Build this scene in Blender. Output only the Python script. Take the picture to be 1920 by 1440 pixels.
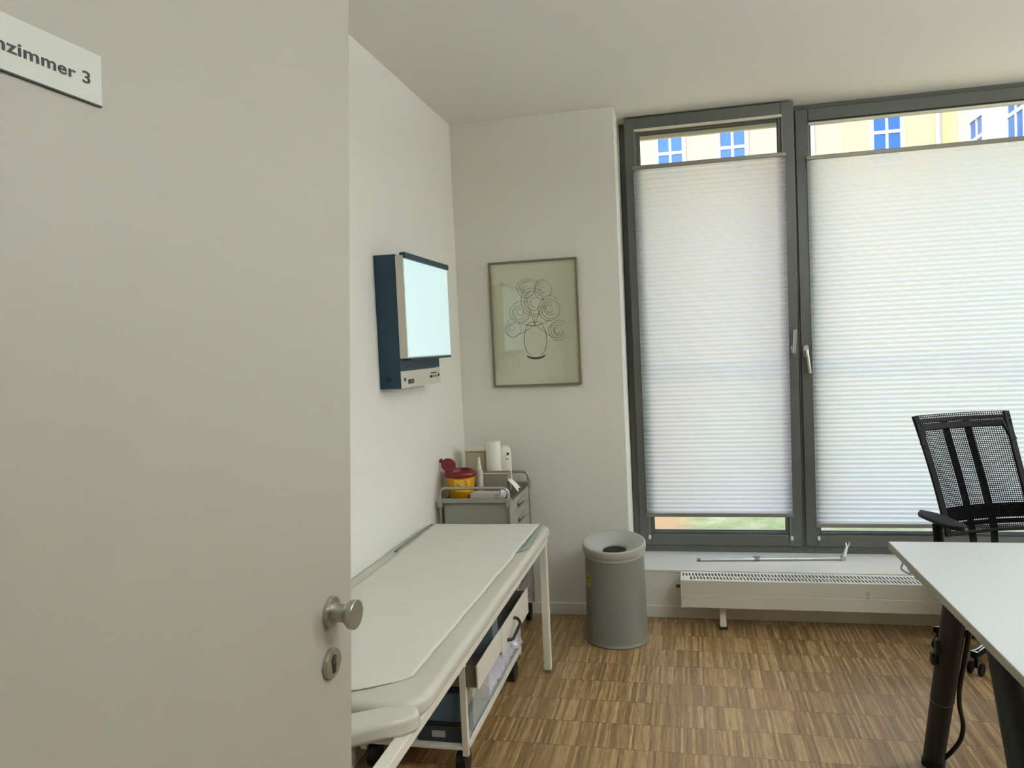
import bpy, bmesh, math, random
from mathutils import Vector, Matrix
R = math.radians
random.seed(7)
S = bpy.context.scene
COL = S.collection
for o in list(bpy.data.objects):
    bpy.data.objects.remove(o)

# ------------------------------------------------------------------ camera, sky, sun, exposure
cd = bpy.data.cameras.new('camera')
cam = bpy.data.objects.new('camera', cd)
COL.objects.link(cam)
cd.sensor_fit = 'HORIZONTAL'
cd.sensor_width = 36.0
cd.lens = 1452.4 / 1920 * 36
cd.clip_start = 0.02
cd.clip_end = 300
rt = Vector((0.9750922, 0.21707759, -0.04552493))
up = Vector((0.0338624, 0.05714738, 0.99779132))
fw = Vector((-0.21919977, 0.97448012, -0.0483732))
m = Matrix((rt, up, -fw)).transposed().to_4x4()
m.translation = (0, 0, 1.5)
cam.matrix_world = m
S.camera = cam

W = bpy.data.worlds.new('sky')
S.world = W
W.use_nodes = True
nt = W.node_tree
sky = nt.nodes.new('ShaderNodeTexSky')
sky.sky_type = 'NISHITA'
sky.sun_disc = False
sky.sun_elevation = R(50)
sky.sun_rotation = R(200)
sky.air_density = 1.0
sky.dust_density = 1.5
haze = nt.nodes.new('ShaderNodeMix')      # thin high cloud: pulls the blue of the sky towards white
haze.data_type = 'RGBA'
haze.inputs[0].default_value = .35
haze.inputs[7].default_value = (1.0, .97, .92, 1)
nt.links.new(sky.outputs[0], haze.inputs[6])
nt.links.new(haze.outputs[2], nt.nodes['Background'].inputs[0])
nt.nodes['Background'].inputs[1].default_value = 0.48

sd = bpy.data.lights.new('sun', 'SUN')
sd.energy = 1.0
sd.angle = R(0.6)
sd.color = (1, .95, .87)
sun = bpy.data.objects.new('sun', sd)
COL.objects.link(sun)
sun.rotation_euler = (R(42), 0, R(-18))

S.view_settings.view_transform = 'Standard'
S.view_settings.look = 'None'
S.view_settings.gamma = 1
S.view_settings.use_curve_mapping = False
S.view_settings.exposure = 1.12
S.cycles.use_denoising = True
S.cycles.max_bounces = 12
S.cycles.diffuse_bounces = 6
S.cycles.glossy_bounces = 4
S.cycles.transmission_bounces = 8
S.cycles.transparent_max_bounces = 16
S.cycles.sample_clamp_indirect = 8
S.cycles.caustics_reflective = False
S.cycles.caustics_refractive = False

# ------------------------------------------------------------------ room dimensions (metres)
XL, XR = -1.235, 4.9          # left and right wall
YF, YB, YW, YO = 0.42, 4.197, 4.56, 4.95   # corridor wall, window wall, window frame, outer face
H = 2.743
WX0, WX1 = -0.33, 4.6        # window opening
SILL = 0.262


# ------------------------------------------------------------------ materials
def lin(h):
    if isinstance(h, str):
        c = [int(h[i:i + 2], 16) / 255 for i in (0, 2, 4)]
        return tuple(x / 12.92 if x <= .04045 else ((x + .055) / 1.055) ** 2.4 for x in c)
    return h


def mat(name, col, rough=.5, metal=0., bump=0., bscale=200., var=0., vscale=6., spec=.5, coat=0., sheen=0., stretch=None):
    M = bpy.data.materials.new(name)
    M.use_nodes = True
    t = M.node_tree
    b = t.nodes['Principled BSDF']
    c = lin(col)
    b.inputs['Base Color'].default_value = (*c, 1)
    b.inputs['Roughness'].default_value = rough
    b.inputs['Metallic'].default_value = metal
    b.inputs['Specular IOR Level'].default_value = spec
    b.inputs['Coat Weight'].default_value = coat
    b.inputs['Sheen Weight'].default_value = sheen
    if bump or var:
        tc = t.nodes.new('ShaderNodeTexCoord')
        src = tc.outputs['Object']
        if stretch:
            mp = t.nodes.new('ShaderNodeMapping')
            mp.inputs['Scale'].default_value = stretch
            t.links.new(src, mp.inputs[0])
            src = mp.outputs[0]
    if bump:
        n = t.nodes.new('ShaderNodeTexNoise')
        n.inputs['Scale'].default_value = bscale
        n.inputs['Detail'].default_value = 3
        t.links.new(src, n.inputs['Vector'])
        bp = t.nodes.new('ShaderNodeBump')
        bp.inputs['Strength'].default_value = bump
        bp.inputs['Distance'].default_value = .002
        t.links.new(n.outputs[0], bp.inputs['Height'])
        t.links.new(bp.outputs[0], b.inputs['Normal'])
    if var:
        n = t.nodes.new('ShaderNodeTexNoise')
        n.inputs['Scale'].default_value = vscale
        n.inputs['Detail'].default_value = 4
        t.links.new(src, n.inputs['Vector'])
        mx = t.nodes.new('ShaderNodeMix')
        mx.data_type = 'RGBA'
        mx.inputs[6].default_value = (*[x * (1 - var) for x in c], 1)
        mx.inputs[7].default_value = (*[min(1, x * (1 + var)) for x in c], 1)
        t.links.new(n.outputs[0], mx.inputs[0])
        t.links.new(mx.outputs[2], b.inputs['Base Color'])
    return M


def emit(name, col, strength):
    M = bpy.data.materials.new(name)
    M.use_nodes = True
    b = M.node_tree.nodes['Principled BSDF']
    b.inputs['Base Color'].default_value = (.7, .8, .8, 1)
    b.inputs['Roughness'].default_value = .35
    b.inputs['Emission Color'].default_value = (*lin(col), 1)
    b.inputs['Emission Strength'].default_value = strength
    return M


def thin_glass(name, refl=.06, tint=(.97, .985, .98)):
    M = bpy.data.materials.new(name)
    M.use_nodes = True
    t = M.node_tree
    t.nodes.remove(t.nodes['Principled BSDF'])
    tr = t.nodes.new('ShaderNodeBsdfTransparent')
    tr.inputs[0].default_value = (*tint, 1)
    gl = t.nodes.new('ShaderNodeBsdfGlossy')
    gl.inputs['Roughness'].default_value = .02
    fr = t.nodes.new('ShaderNodeFresnel')
    fr.inputs[0].default_value = 1.45
    mx = t.nodes.new('ShaderNodeMixShader')
    if refl is None:
        t.links.new(fr.outputs[0], mx.inputs[0])
    else:
        mx.inputs[0].default_value = refl
    t.links.new(tr.outputs[0], mx.inputs[1])
    t.links.new(gl.outputs[0], mx.inputs[2])
    t.links.new(mx.outputs[0], t.nodes['Material Output'].inputs[0])
    return M


def film(name, col, alpha, rough=.2):
    M = mat(name, col, rough)
    b = M.node_tree.nodes['Principled BSDF']
    b.inputs['Alpha'].default_value = alpha
    return M


def fabric_blind():
    M = bpy.data.materials.new('pleated_fabric')
    M.use_nodes = True
    t = M.node_tree
    t.nodes.remove(t.nodes['Principled BSDF'])
    tc = t.nodes.new('ShaderNodeTexCoord')
    n = t.nodes.new('ShaderNodeTexNoise')
    n.inputs['Scale'].default_value = 400
    t.links.new(tc.outputs['Object'], n.inputs['Vector'])
    cr = t.nodes.new('ShaderNodeValToRGB')
    cr.color_ramp.elements[0].color = (.88, .90, .93, 1)
    cr.color_ramp.elements[1].color = (.96, .98, 1, 1)
    t.links.new(n.outputs[0], cr.inputs[0])
    tl = t.nodes.new('ShaderNodeBsdfTranslucent')
    df = t.nodes.new('ShaderNodeBsdfDiffuse')
    tp = t.nodes.new('ShaderNodeBsdfTransparent')
    t.links.new(cr.outputs[0], tl.inputs[0])
    t.links.new(cr.outputs[0], df.inputs[0])
    m1 = t.nodes.new('ShaderNodeMixShader')
    m1.inputs[0].default_value = .04
    m2 = t.nodes.new('ShaderNodeMixShader')
    m2.inputs[0].default_value = .05
    t.links.new(tl.outputs[0], m1.inputs[1])
    t.links.new(df.outputs[0], m1.inputs[2])
    t.links.new(m1.outputs[0], m2.inputs[1])
    t.links.new(tp.outputs[0], m2.inputs[2])
    t.links.new(m2.outputs[0], t.nodes['Material Output'].inputs[0])
    return M


def parquet():
    M = bpy.data.materials.new('industrial_parquet')
    M.use_nodes = True
    t = M.node_tree
    L = t.links.new
    N = t.nodes.new
    b = t.nodes['Principled BSDF']

    def math_(op, a, bb=None):
        k = N('ShaderNodeMath')
        k.operation = op
        for i, v in enumerate((a, bb)):
            if v is None:
                continue
            if isinstance(v, (int, float)):
                k.inputs[i].default_value = v
            else:
                L(v, k.inputs[i])
        return k.outputs[0]
    g = N('ShaderNodeNewGeometry')
    sp = N('ShaderNodeSeparateXYZ')
    L(g.outputs['Position'], sp.inputs[0])
    x, y = sp.outputs[0], sp.outputs[1]
    yr = math_('DIVIDE', math_('SUBTRACT', y, 2.985), .19)
    row = math_('FLOOR', yr)
    xs0 = math_('ADD', x, math_('MULTIPLY', row, .0713))
    xs = math_('DIVIDE', xs0, .0105)
    strip = math_('FLOOR', xs)
    tile = math_('FLOOR', math_('DIVIDE', xs0, .16))

    def wn(a, bb):
        c = N('ShaderNodeCombineXYZ')
        L(a, c.inputs[0])
        L(bb, c.inputs[1])
        w = N('ShaderNodeTexWhiteNoise')
        w.noise_dimensions = '2D'
        L(c.outputs[0], w.inputs['Vector'])
        return w.outputs['Value']
    r1 = wn(strip, row)
    r2 = wn(tile, row)
    # grain stretched along the strips
    c = N('ShaderNodeCombineXYZ')
    L(math_('MULTIPLY', x, 240.), c.inputs[0])
    L(math_('MULTIPLY', y, 9.), c.inputs[1])
    L(math_('MULTIPLY', r1, 37.), c.inputs[2])
    gn = N('ShaderNodeTexNoise')
    gn.inputs['Scale'].default_value = 1
    gn.inputs['Detail'].default_value = 5
    gn.inputs['Roughness'].default_value = .72
    gn.inputs['Distortion'].default_value = .6
    L(c.outputs[0], gn.inputs['Vector'])
    v = math_('ADD', math_('MULTIPLY', r1, .24), math_('ADD', math_('MULTIPLY', r2, .05), math_('MULTIPLY', gn.outputs[0], .82)))
    cr = N('ShaderNodeValToRGB')
    e = cr.color_ramp.elements
    e[0].position = .30
    e[0].color = (*lin('604a2d'), 1)
    e[1].position = .82
    e[1].color = (*lin('cfb286'), 1)
    k = e.new(.56)
    k.color = (*lin('99794c'), 1)
    L(v, cr.inputs[0])
    fx = math_('FRACT', yr)
    seam = math_('LESS_THAN', math_('MINIMUM', fx, math_('SUBTRACT', 1, fx)), .011)
    gx = math_('FRACT', xs)
    gap = math_('LESS_THAN', gx, .07)
    dk = math_('SUBTRACT', 1, math_('MAXIMUM', math_('MULTIPLY', seam, .45), math_('MULTIPLY', gap, .22)))
    mx = N('ShaderNodeMix')
    mx.data_type = 'RGBA'
    mx.blend_type = 'MULTIPLY'
    mx.inputs[0].default_value = 1
    L(cr.outputs[0], mx.inputs[6])
    cc = N('ShaderNodeCombineColor')
    for i in range(3):
        L(dk, cc.inputs[i])
    L(cc.outputs[0], mx.inputs[7])
    L(mx.outputs[2], b.inputs['Base Color'])
    rr = math_('ADD', .27, math_('MULTIPLY', math_('ADD', gn.outputs[0], r1), .11))
    L(rr, b.inputs['Roughness'])
    bp = N('ShaderNodeBump')
    bp.inputs['Strength'].default_value = .35
    bp.inputs['Distance'].default_value = .0015
    L(math_('ADD', math_('MULTIPLY', gn.outputs[0], .6), math_('MULTIPLY', r1, .5)), bp.inputs['Height'])
    L(bp.outputs[0], b.inputs['Normal'])
    b.inputs['Specular IOR Level'].default_value = .8
    return M


def lawn_mat():
    M = mat('lawn_grass', '8a9a58', .9)
    t = M.node_tree
    g = t.nodes.new('ShaderNodeNewGeometry')
    n = t.nodes.new('ShaderNodeTexNoise')
    n.inputs['Scale'].default_value = 3.5
    n.inputs['Detail'].default_value = 8
    n.inputs['Roughness'].default_value = .75
    t.links.new(g.outputs['Position'], n.inputs['Vector'])
    cr = t.nodes.new('ShaderNodeValToRGB')
    e = cr.color_ramp.elements
    e[0].position, e[0].color = .38, (*lin('8c9a5a'), 1)
    e[1].position, e[1].color = .62, (*lin('c9bd96'), 1)
    k = e.new(.5)
    k.color = (*lin('a9b074'), 1)
    t.links.new(n.outputs[0], cr.inputs[0])
    sp = t.nodes.new('ShaderNodeSeparateXYZ')
    t.links.new(g.outputs['Position'], sp.inputs[0])
    mr = t.nodes.new('ShaderNodeMapRange')
    mr.inputs[1].default_value = .1
    mr.inputs[2].default_value = -.15
    t.links.new(sp.outputs[0], mr.inputs[0])
    mx = t.nodes.new('ShaderNodeMix')
    mx.data_type = 'RGBA'
    mx.inputs[7].default_value = (*lin('c9a06c'), 1)
    t.links.new(mr.outputs[0], mx.inputs[0])
    t.links.new(cr.outputs[0], mx.inputs[6])
    t.links.new(mx.outputs[2], t.nodes['Principled BSDF'].inputs['Base Color'])
    return M


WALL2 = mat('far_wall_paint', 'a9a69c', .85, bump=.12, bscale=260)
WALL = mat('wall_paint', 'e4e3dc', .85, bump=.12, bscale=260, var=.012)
CEIL = mat('ceiling_paint', 'e9e9e4', .9, bump=.06, bscale=200)
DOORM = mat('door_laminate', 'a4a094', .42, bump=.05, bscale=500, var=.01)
WHITE = mat('white_lacquer', 'e2e1da', .3)
SILLM = mat('sill_lacquer', 'e8e8e2', .18, var=.01)
FRAME = mat('aluminium_grey', '646762', .4, metal=.25, bump=.03, bscale=600)
FRAMED = mat('gasket_dark', '2e3231', .6)
RAILM = mat('blind_rail', '8e8d86', .35, metal=.5)
GLASS = thin_glass('window_glass')
FAB = fabric_blind()
STEEL = mat('brushed_steel', 'b5b3aa', .32, metal=.9, bump=.04, bscale=300, stretch=(1, 1, .1))
CHROME = mat('chrome', 'd8d8d6', .12, metal=1)
DARKM = mat('dark_metal', '1f2223', .5)
CHB = mat('chair_black', '08090b', .6, spec=.2)
BLACKP = mat('black_plastic', '101214', .45, bump=.04, bscale=300)
GREYP = mat('grey_plastic', '6f726c', .45)
UPH = mat('couch_vinyl', 'c4c1b6', .38, bump=.06, bscale=350)
COUCHM = mat('couch_frame_white', 'ddd9ce', .35)
PAPER = mat('crepe_paper', 'd3d1c8', .9, bump=.9, bscale=28, stretch=(.25, 3, 1))
MATG = mat('protector_grey', '868d85', .5)
NAVY = mat('viewer_blue', '0a3348', .35)
VIEWW = mat('viewer_offwhite', 'c9c6ba', .4)
SCREEN = emit('viewer_screen', 'bce6ee', .25)
BLK = mat('black', '0b0b0c', .5)
PICF = mat('frame_brass', '7d745e', .4, metal=.3)
PICP = mat('picture_paper', 'dfdfcb', .85, var=.02, vscale=9)
PENC = mat('pencil', '4e504a', .9)
PENCD = mat('pencil_dark', '2a2c2a', .9)
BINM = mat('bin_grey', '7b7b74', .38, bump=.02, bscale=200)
YELL = mat('sticker_yellow', 'c9b524', .5)
TROLL = mat('trolley_grey', '97988a', .45)
TRAYD = mat('tray_dark', '4b4a44', .5)
SHY = mat('sharps_yellow', 'e0a010', .35)
SHL = mat('sharps_label', 'ecc040', .5)
RED = mat('sharps_red', '6e0f19', .32)
CREAM = mat('cream_plastic', 'e0d8c0', .5)
ROLLM = mat('paper_roll', 'e9e6dc', .9, bump=.2, bscale=120)
CARD = mat('grey_card', '8c887c', .6)
LILAC = mat('packet_lilac', 'cfccd6', .45)
BLUEG = mat('blue_grey_box', '5e6c74', .5)
BLUET = mat('blue_tinted_plastic', '4a6274', .25)
DESKW = mat('desk_white', 'bfc1c2', .33, var=.006)
DESKE = mat('desk_edge', 'a2a298', .5)
LEGM = mat('desk_leg_anthracite', '262b2d', .5, spec=.35)
MESHM = mat('chair_mesh', '07080a', .9, spec=.15)
FLOORM = parquet()
CLEAR = film('clear_plastic', 'e4e8e6', .28, .12)
WRAP = film('plastic_wrap', 'e8e6ee', .45, .15)
BOTTLE = film('bottle_plastic', 'dedcd6', .85, .3)


# ------------------------------------------------------------------ mesh builder
ORG = {}


class MB:
    def __init__(self):
        self.v, self.f = [], []

    def add(self, vs, fs):
        b = len(self.v)
        self.v += [Vector(p) for p in vs]
        self.f += [tuple(i + b for i in f) for f in fs]
        return self

    def box(self, x0, x1, y0, y1, z0, z1, T=None):
        x0, x1 = sorted((x0, x1))
        y0, y1 = sorted((y0, y1))
        z0, z1 = sorted((z0, z1))
        vs = [(x, y, z) for z in (z0, z1) for y in (y0, y1) for x in (x0, x1)]
        if T:
            vs = [T @ Vector(p) for p in vs]
        return self.add(vs, [(0, 2, 3, 1), (4, 5, 7, 6), (0, 1, 5, 4), (2, 6, 7, 3), (0, 4, 6, 2), (1, 3, 7, 5)])

    def cyl(self, p0, p1, r0, r1=None, n=24, caps=True):
        r1 = r0 if r1 is None else r1
        p0, p1 = Vector(p0), Vector(p1)
        d = (p1 - p0).normalized()
        a = d.orthogonal().normalized()
        b = d.cross(a)
        vs = []
        for p, r in ((p0, r0), (p1, r1)):
            for i in range(n):
                t = 2 * math.pi * i / n
                vs.append(p + r * (math.cos(t) * a + math.sin(t) * b))
        fs = [(i, (i + 1) % n, n + (i + 1) % n, n + i) for i in range(n)]
        if caps:
            fs += [tuple(range(n - 1, -1, -1)), tuple(range(n, 2 * n))]
        return self.add(vs, fs)

    def tube(self, path, r, n=10, closed=False):
        P = [Vector(p) for p in path]
        rs = r if isinstance(r, (list, tuple)) else [r] * len(P)
        k = len(P)
        vs, prev = [], None
        for i, p in enumerate(P):
            if closed:
                d = P[(i + 1) % k] - P[i - 1]
            else:
                d = P[min(i + 1, k - 1)] - P[max(i - 1, 0)]
            d.normalize()
            if prev is None:
                a = d.orthogonal().normalized()
            else:
                a = (prev - d * prev.dot(d))
                a = a.normalized() if a.length > 1e-6 else d.orthogonal().normalized()
            prev = a
            b = d.cross(a)
            for j in range(n):
                t = 2 * math.pi * j / n
                vs.append(p + rs[i] * (math.cos(t) * a + math.sin(t) * b))
        fs = []
        for i in range(k if closed else k - 1):
            q = (i + 1) % k
            fs += [(i * n + j, i * n + (j + 1) % n, q * n + (j + 1) % n, q * n + j) for j in range(n)]
        if not closed:
            fs += [tuple(range(n - 1, -1, -1)), tuple(range((k - 1) * n, k * n))]
        return self.add(vs, fs)

    def lathe(self, prof, c=(0, 0, 0), n=48, T=None):
        c = Vector(c)
        vs, fs = [], []
        for r, z in prof:
            for j in range(n):
                t = 2 * math.pi * j / n
                p = Vector((r * math.cos(t), r * math.sin(t), z))
                vs.append((T @ p if T else p) + c)
        for i in range(len(prof) - 1):
            fs += [(i * n + j, i * n + (j + 1) % n, (i + 1) * n + (j + 1) % n, (i + 1) * n + j) for j in range(n)]
        return self.add(vs, fs)

    def prism(self, poly, z0, z1, T=None):
        n = len(poly)
        vs = [(x, y, z0) for x, y in poly] + [(x, y, z1) for x, y in poly]
        if T:
            vs = [T @ Vector(p) for p in vs]
        fs = [tuple(range(n - 1, -1, -1)), tuple(range(n, 2 * n))]
        fs += [(i, (i + 1) % n, n + (i + 1) % n, n + i) for i in range(n)]
        return self.add(vs, fs)

    def grid(self, rows, flip=False):
        h, w = len(rows), len(rows[0])
        vs = [p for r in rows for p in r]
        fs = []
        for i in range(h - 1):
            for j in range(w - 1):
                q = (i * w + j, i * w + j + 1, (i + 1) * w + j + 1, (i + 1) * w + j)
                fs.append(q[::-1] if flip else q)
        return self.add(vs, fs)

    def build(self, name, material, parent=None, bevel=0., seg=2, solid=0., smooth=True, local=False, subdiv=0, fix=True, angle=38):
        me = bpy.data.meshes.new(name)
        o = bpy.data.objects.new(name, me)
        vs = self.v
        if parent is not None:
            g = ORG.get(parent, Vector((0, 0, 0)))
            ORG[o] = g
            o.parent = parent
            if not local:
                vs = [p - g for p in vs]
        else:
            lo = Vector([min(p[i] for p in vs) for i in range(3)])
            hi = Vector([max(p[i] for p in vs) for i in range(3)])
            g = Vector(((lo.x + hi.x) / 2, (lo.y + hi.y) / 2, lo.z))
            ORG[o] = g
            o.location = g
            vs = [p - g for p in vs]
        me.from_pydata([tuple(p) for p in vs], [], self.f)
        if fix:
            bm = bmesh.new()
            bm.from_mesh(me)
            bmesh.ops.recalc_face_normals(bm, faces=bm.faces)
            bm.to_mesh(me)
            bm.free()
        me.materials.append(material)
        if smooth:
            me.polygons.foreach_set('use_smooth', [True] * len(me.polygons))
            me.set_sharp_from_angle(angle=R(angle))
        if solid:
            s = o.modifiers.new('thickness', 'SOLIDIFY')
            s.thickness = solid
            s.offset = 0
        if bevel:
            b = o.modifiers.new('bevel', 'BEVEL')
            b.width = bevel
            b.segments = seg
            b.limit_method = 'ANGLE'
            b.angle_limit = R(40)
            b.harden_normals = True
        if subdiv:
            s = o.modifiers.new('sub', 'SUBSURF')
            s.levels = s.render_levels = subdiv
        me.update()
        COL.objects.link(o)
        return o


def thing(name, label, cat, loc, rz=0, group=None, kind=None):
    o = bpy.data.objects.new(name, None)
    COL.objects.link(o)
    o.empty_display_size = .05
    o.location = loc
    o.rotation_euler = (0, 0, rz)
    ORG[o] = Vector(loc)
    if kind:
        o['kind'] = kind
    if label:
        o['label'] = label
    if cat:
        o['category'] = cat
    if group:
        o['group'] = group
    return o


def tag(o, label, cat, group=None):
    o['label'] = label
    o['category'] = cat
    if group:
        o['group'] = group
    return o


def struct(o, label=None, cat=None):
    o['kind'] = 'structure'
    if label:
        o['label'] = label
        o['category'] = cat
    return o


def rrect(x0, x1, y0, y1, r, n=6):
    pts = []
    for cx, cy, a0 in ((x1 - r, y1 - r, 0), (x0 + r, y1 - r, 90), (x0 + r, y0 + r, 180), (x1 - r, y0 + r, 270)):
        for i in range(n + 1):
            a = R(a0 + 90 * i / n)
            pts.append((cx + r * math.cos(a), cy + r * math.sin(a)))
    return pts


def fillet(path, r, n=6):
    P = [Vector(p) for p in path]
    out = [P[0]]
    for i in range(1, len(P) - 1):
        a, b, c = P[i - 1], P[i], P[i + 1]
        u, v = (a - b), (c - b)
        rr = min(r, u.length * .49, v.length * .49)
        p0, p1 = b + u.normalized() * rr, b + v.normalized() * rr
        for k in range(n + 1):
            t = k / n
            out.append((1 - t) ** 2 * p0 + 2 * t * (1 - t) * b + t * t * p1)
    out.append(P[-1])
    return out


def text_mesh(name, body, size, material, parent, M4, offset=0., extrude=.0004, align='LEFT', space=1.0):
    c = bpy.data.curves.new(name, 'FONT')
    c.body = body
    c.size = size
    c.offset = offset
    c.extrude = extrude
    c.align_x = align
    c.space_character = space
    c.fill_mode = 'BOTH'
    tmp = bpy.data.objects.new('tmp', c)
    COL.objects.link(tmp)
    dg = bpy.context.evaluated_depsgraph_get()
    dg.update()
    me = bpy.data.meshes.new_from_object(tmp.evaluated_get(dg))
    bpy.data.objects.remove(tmp)
    me.transform(M4)
    me.materials.clear()
    me.materials.append(material)
    me.name = name
    o = bpy.data.objects.new(name, me)
    COL.objects.link(o)
    o.parent = parent
    ORG[o] = ORG.get(parent, Vector((0, 0, 0)))
    return o


def axes(origin, ex, ey):
    ex, ey = Vector(ex).normalized(), Vector(ey).normalized()
    ez = ex.cross(ey)
    M4 = Matrix((ex, ey, ez)).transposed().to_4x4()
    M4.translation = origin
    return M4


# ------------------------------------------------------------------ room shell
f = MB().box(XL - .1, XR + .1, -1.5, YO, -.1, 0).build('floor', FLOORM, smooth=False)
struct(f)
c = MB().box(XL - .2, XR + .2, -1.7, YO, H, H + .3).build('ceiling', CEIL, smooth=False)
struct(c)
w = MB().box(XL - .2, XL, -1.7, YO, 0, H).build('wall_left', WALL, smooth=False)
struct(w)
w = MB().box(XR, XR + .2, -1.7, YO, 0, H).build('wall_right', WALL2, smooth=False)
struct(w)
w = MB()
w.box(XL, WX0, YB, YO, 0, H)
w.box(WX0, WX1, YB, YO, 0, .25)
w.box(WX0, WX1, YW + .09, YO, 2.735, H)
w.box(WX1, XR, YB, YO, 0, H)
struct(w.build('wall_back', WALL, smooth=False))
w = MB()
w.box(XL, -.69, YF - .14, YF, 0, H)
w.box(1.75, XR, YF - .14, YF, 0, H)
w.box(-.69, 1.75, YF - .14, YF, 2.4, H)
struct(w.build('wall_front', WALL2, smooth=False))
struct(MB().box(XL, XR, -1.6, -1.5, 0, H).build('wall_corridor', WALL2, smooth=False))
o = MB().box(WX0, WX1, YB - .006, YW + .02, .25, SILL).build('trim_1', SILLM, bevel=.003)
struct(o)
o = MB().box(WX0, WX1, YW + .09, 5.02, .2, .285).build('trim_2', mat('outer_sill_zinc', 'a9b2bb', .35, metal=.6), bevel=.003)
struct(o)
b = MB().box(XL, XR, YB - .013, YB, 0, .066)
struct(b.build('baseboard_back', WHITE, bevel=.004))
struct(MB().box(XL, XL + .013, YF, YB - .013, 0, .066).build('baseboard_left', WHITE, bevel=.004))

# added fill lamp in the corridor (behind the viewer, lights the outside of the door)
lt = thing('corridor_fill_lamp', 'added flat round white fill lamp on the unseen corridor ceiling', 'lamp', (.25, -.75, H - .07))
MB().lathe([(0, .07), (.24, .07), (.24, .02), (.225, 0)], (.25, -.75, H - .07), 40).build('housing', WHITE, lt)
FILLM = emit('fill_diffuser', 'fff2dc', 1.2)
MB().lathe([(0, 0), (.225, 0), (.22, .012), (0, .012)], (.25, -.75, H - .085), 40).build('diffuser', FILLM, lt)
ld = bpy.data.lights.new('corridor_fill_light', 'AREA')
ld.shape = 'DISK'
ld.size = .44
ld.energy = 2.5
ld.color = (1, .94, .82)
lo = bpy.data.objects.new('corridor_fill_light', ld)
COL.objects.link(lo)
lo.location = (.25, -.75, H - .09)
# opal globe added as fill light in the right half, out of view
gl_ = thing('globe_fill_lamp', 'added white globe fill lamp hanging unseen in the right half of the room', 'lamp', (3.9, 3.62, 2.0))
MB().lathe([(.2 * math.sin(R(t)), .2 - .2 * math.cos(R(t))) for t in range(0, 181, 9)], (3.9, 3.62, 2.0), 40).build('globe', emit('globe_fill_glow', (.95, .97, .98), 40.0), gl_)
MB().cyl((3.9, 3.62, 2.39), (3.9, 3.62, H), .008, n=10).build('stem', STEEL, gl_)

# added pendant fill light over the free floor, right of and nearer than the view
pn = thing('pendant_fill_lamp', 'added white pendant fill light hanging unseen over the free floor near the door', 'lamp', (1.5, 1.0, 2.2))
MB().lathe([(0, 0), (.20, .005), (.28, .05), (.28, .06), (.19, .015), (0, .012)], (1.5, 1.0, 2.2), 40).build('bowl', WHITE, pn)
MB().cyl((1.5, 1.0, 2.212), (1.5, 1.0, H), .006, n=10).build('stem', STEEL, pn)
MB().lathe([(0, .02), (.18, .02), (.18, .026), (0, .026)], (1.5, 1.0, 2.2), 40).build('diffuser', FILLM, pn)
ld = bpy.data.lights.new('pendant_fill_light', 'AREA')
ld.shape = 'DISK'
ld.size = .36
ld.energy = 50
ld.color = (.88, .96, 1)
lo = bpy.data.objects.new('pendant_fill_light', ld)
COL.objects.link(lo)
lo.location = (1.5, 1.0, 2.235)
lo.rotation_euler = (math.pi, 0, 0)

# ------------------------------------------------------------------ windows
PIV = Vector((0, YW - .02, .305))
TILT = R(3.0)
TM = Matrix.Translation(PIV) @ Matrix.Rotation(TILT, 4, 'X') @ Matrix.Translation(-PIV)


def xform(mb, T):
    if T is not None:
        mb.v = [T @ p for p in mb.v]
    return mb


def ring(mb, x0, x1, z0, z1, a, y0, y1, top=None, bot=None):
    top = a if top is None else top
    bot = a if bot is None else bot
    mb.box(x0, x0 + a, y0, y1, z0, z1)
    mb.box(x1 - a, x1, y0, y1, z0, z1)
    mb.box(x0 + a, x1 - a, y0, y1, z1 - top, z1)
    mb.box(x0 + a, x1 - a, y0, y1, z0, z0 + bot)
    return mb


win1 = thing('window_1', None, None, (WX0, YW, SILL), kind='structure')
win2 = thing('window_2', None, None, (.62, YW, SILL), kind='structure')
ring(MB(), WX0 + .002, .618, SILL, H, .055, YW, YW + .085, top=.078, bot=.05).build('fixed_frame', FRAME, win1, bevel=.003)
ring(MB(), .618, 2.36, SILL, H, .055, YW, YW + .085, top=.078, bot=.05).build('fixed_frame', FRAME, win2, bevel=.003)


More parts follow.
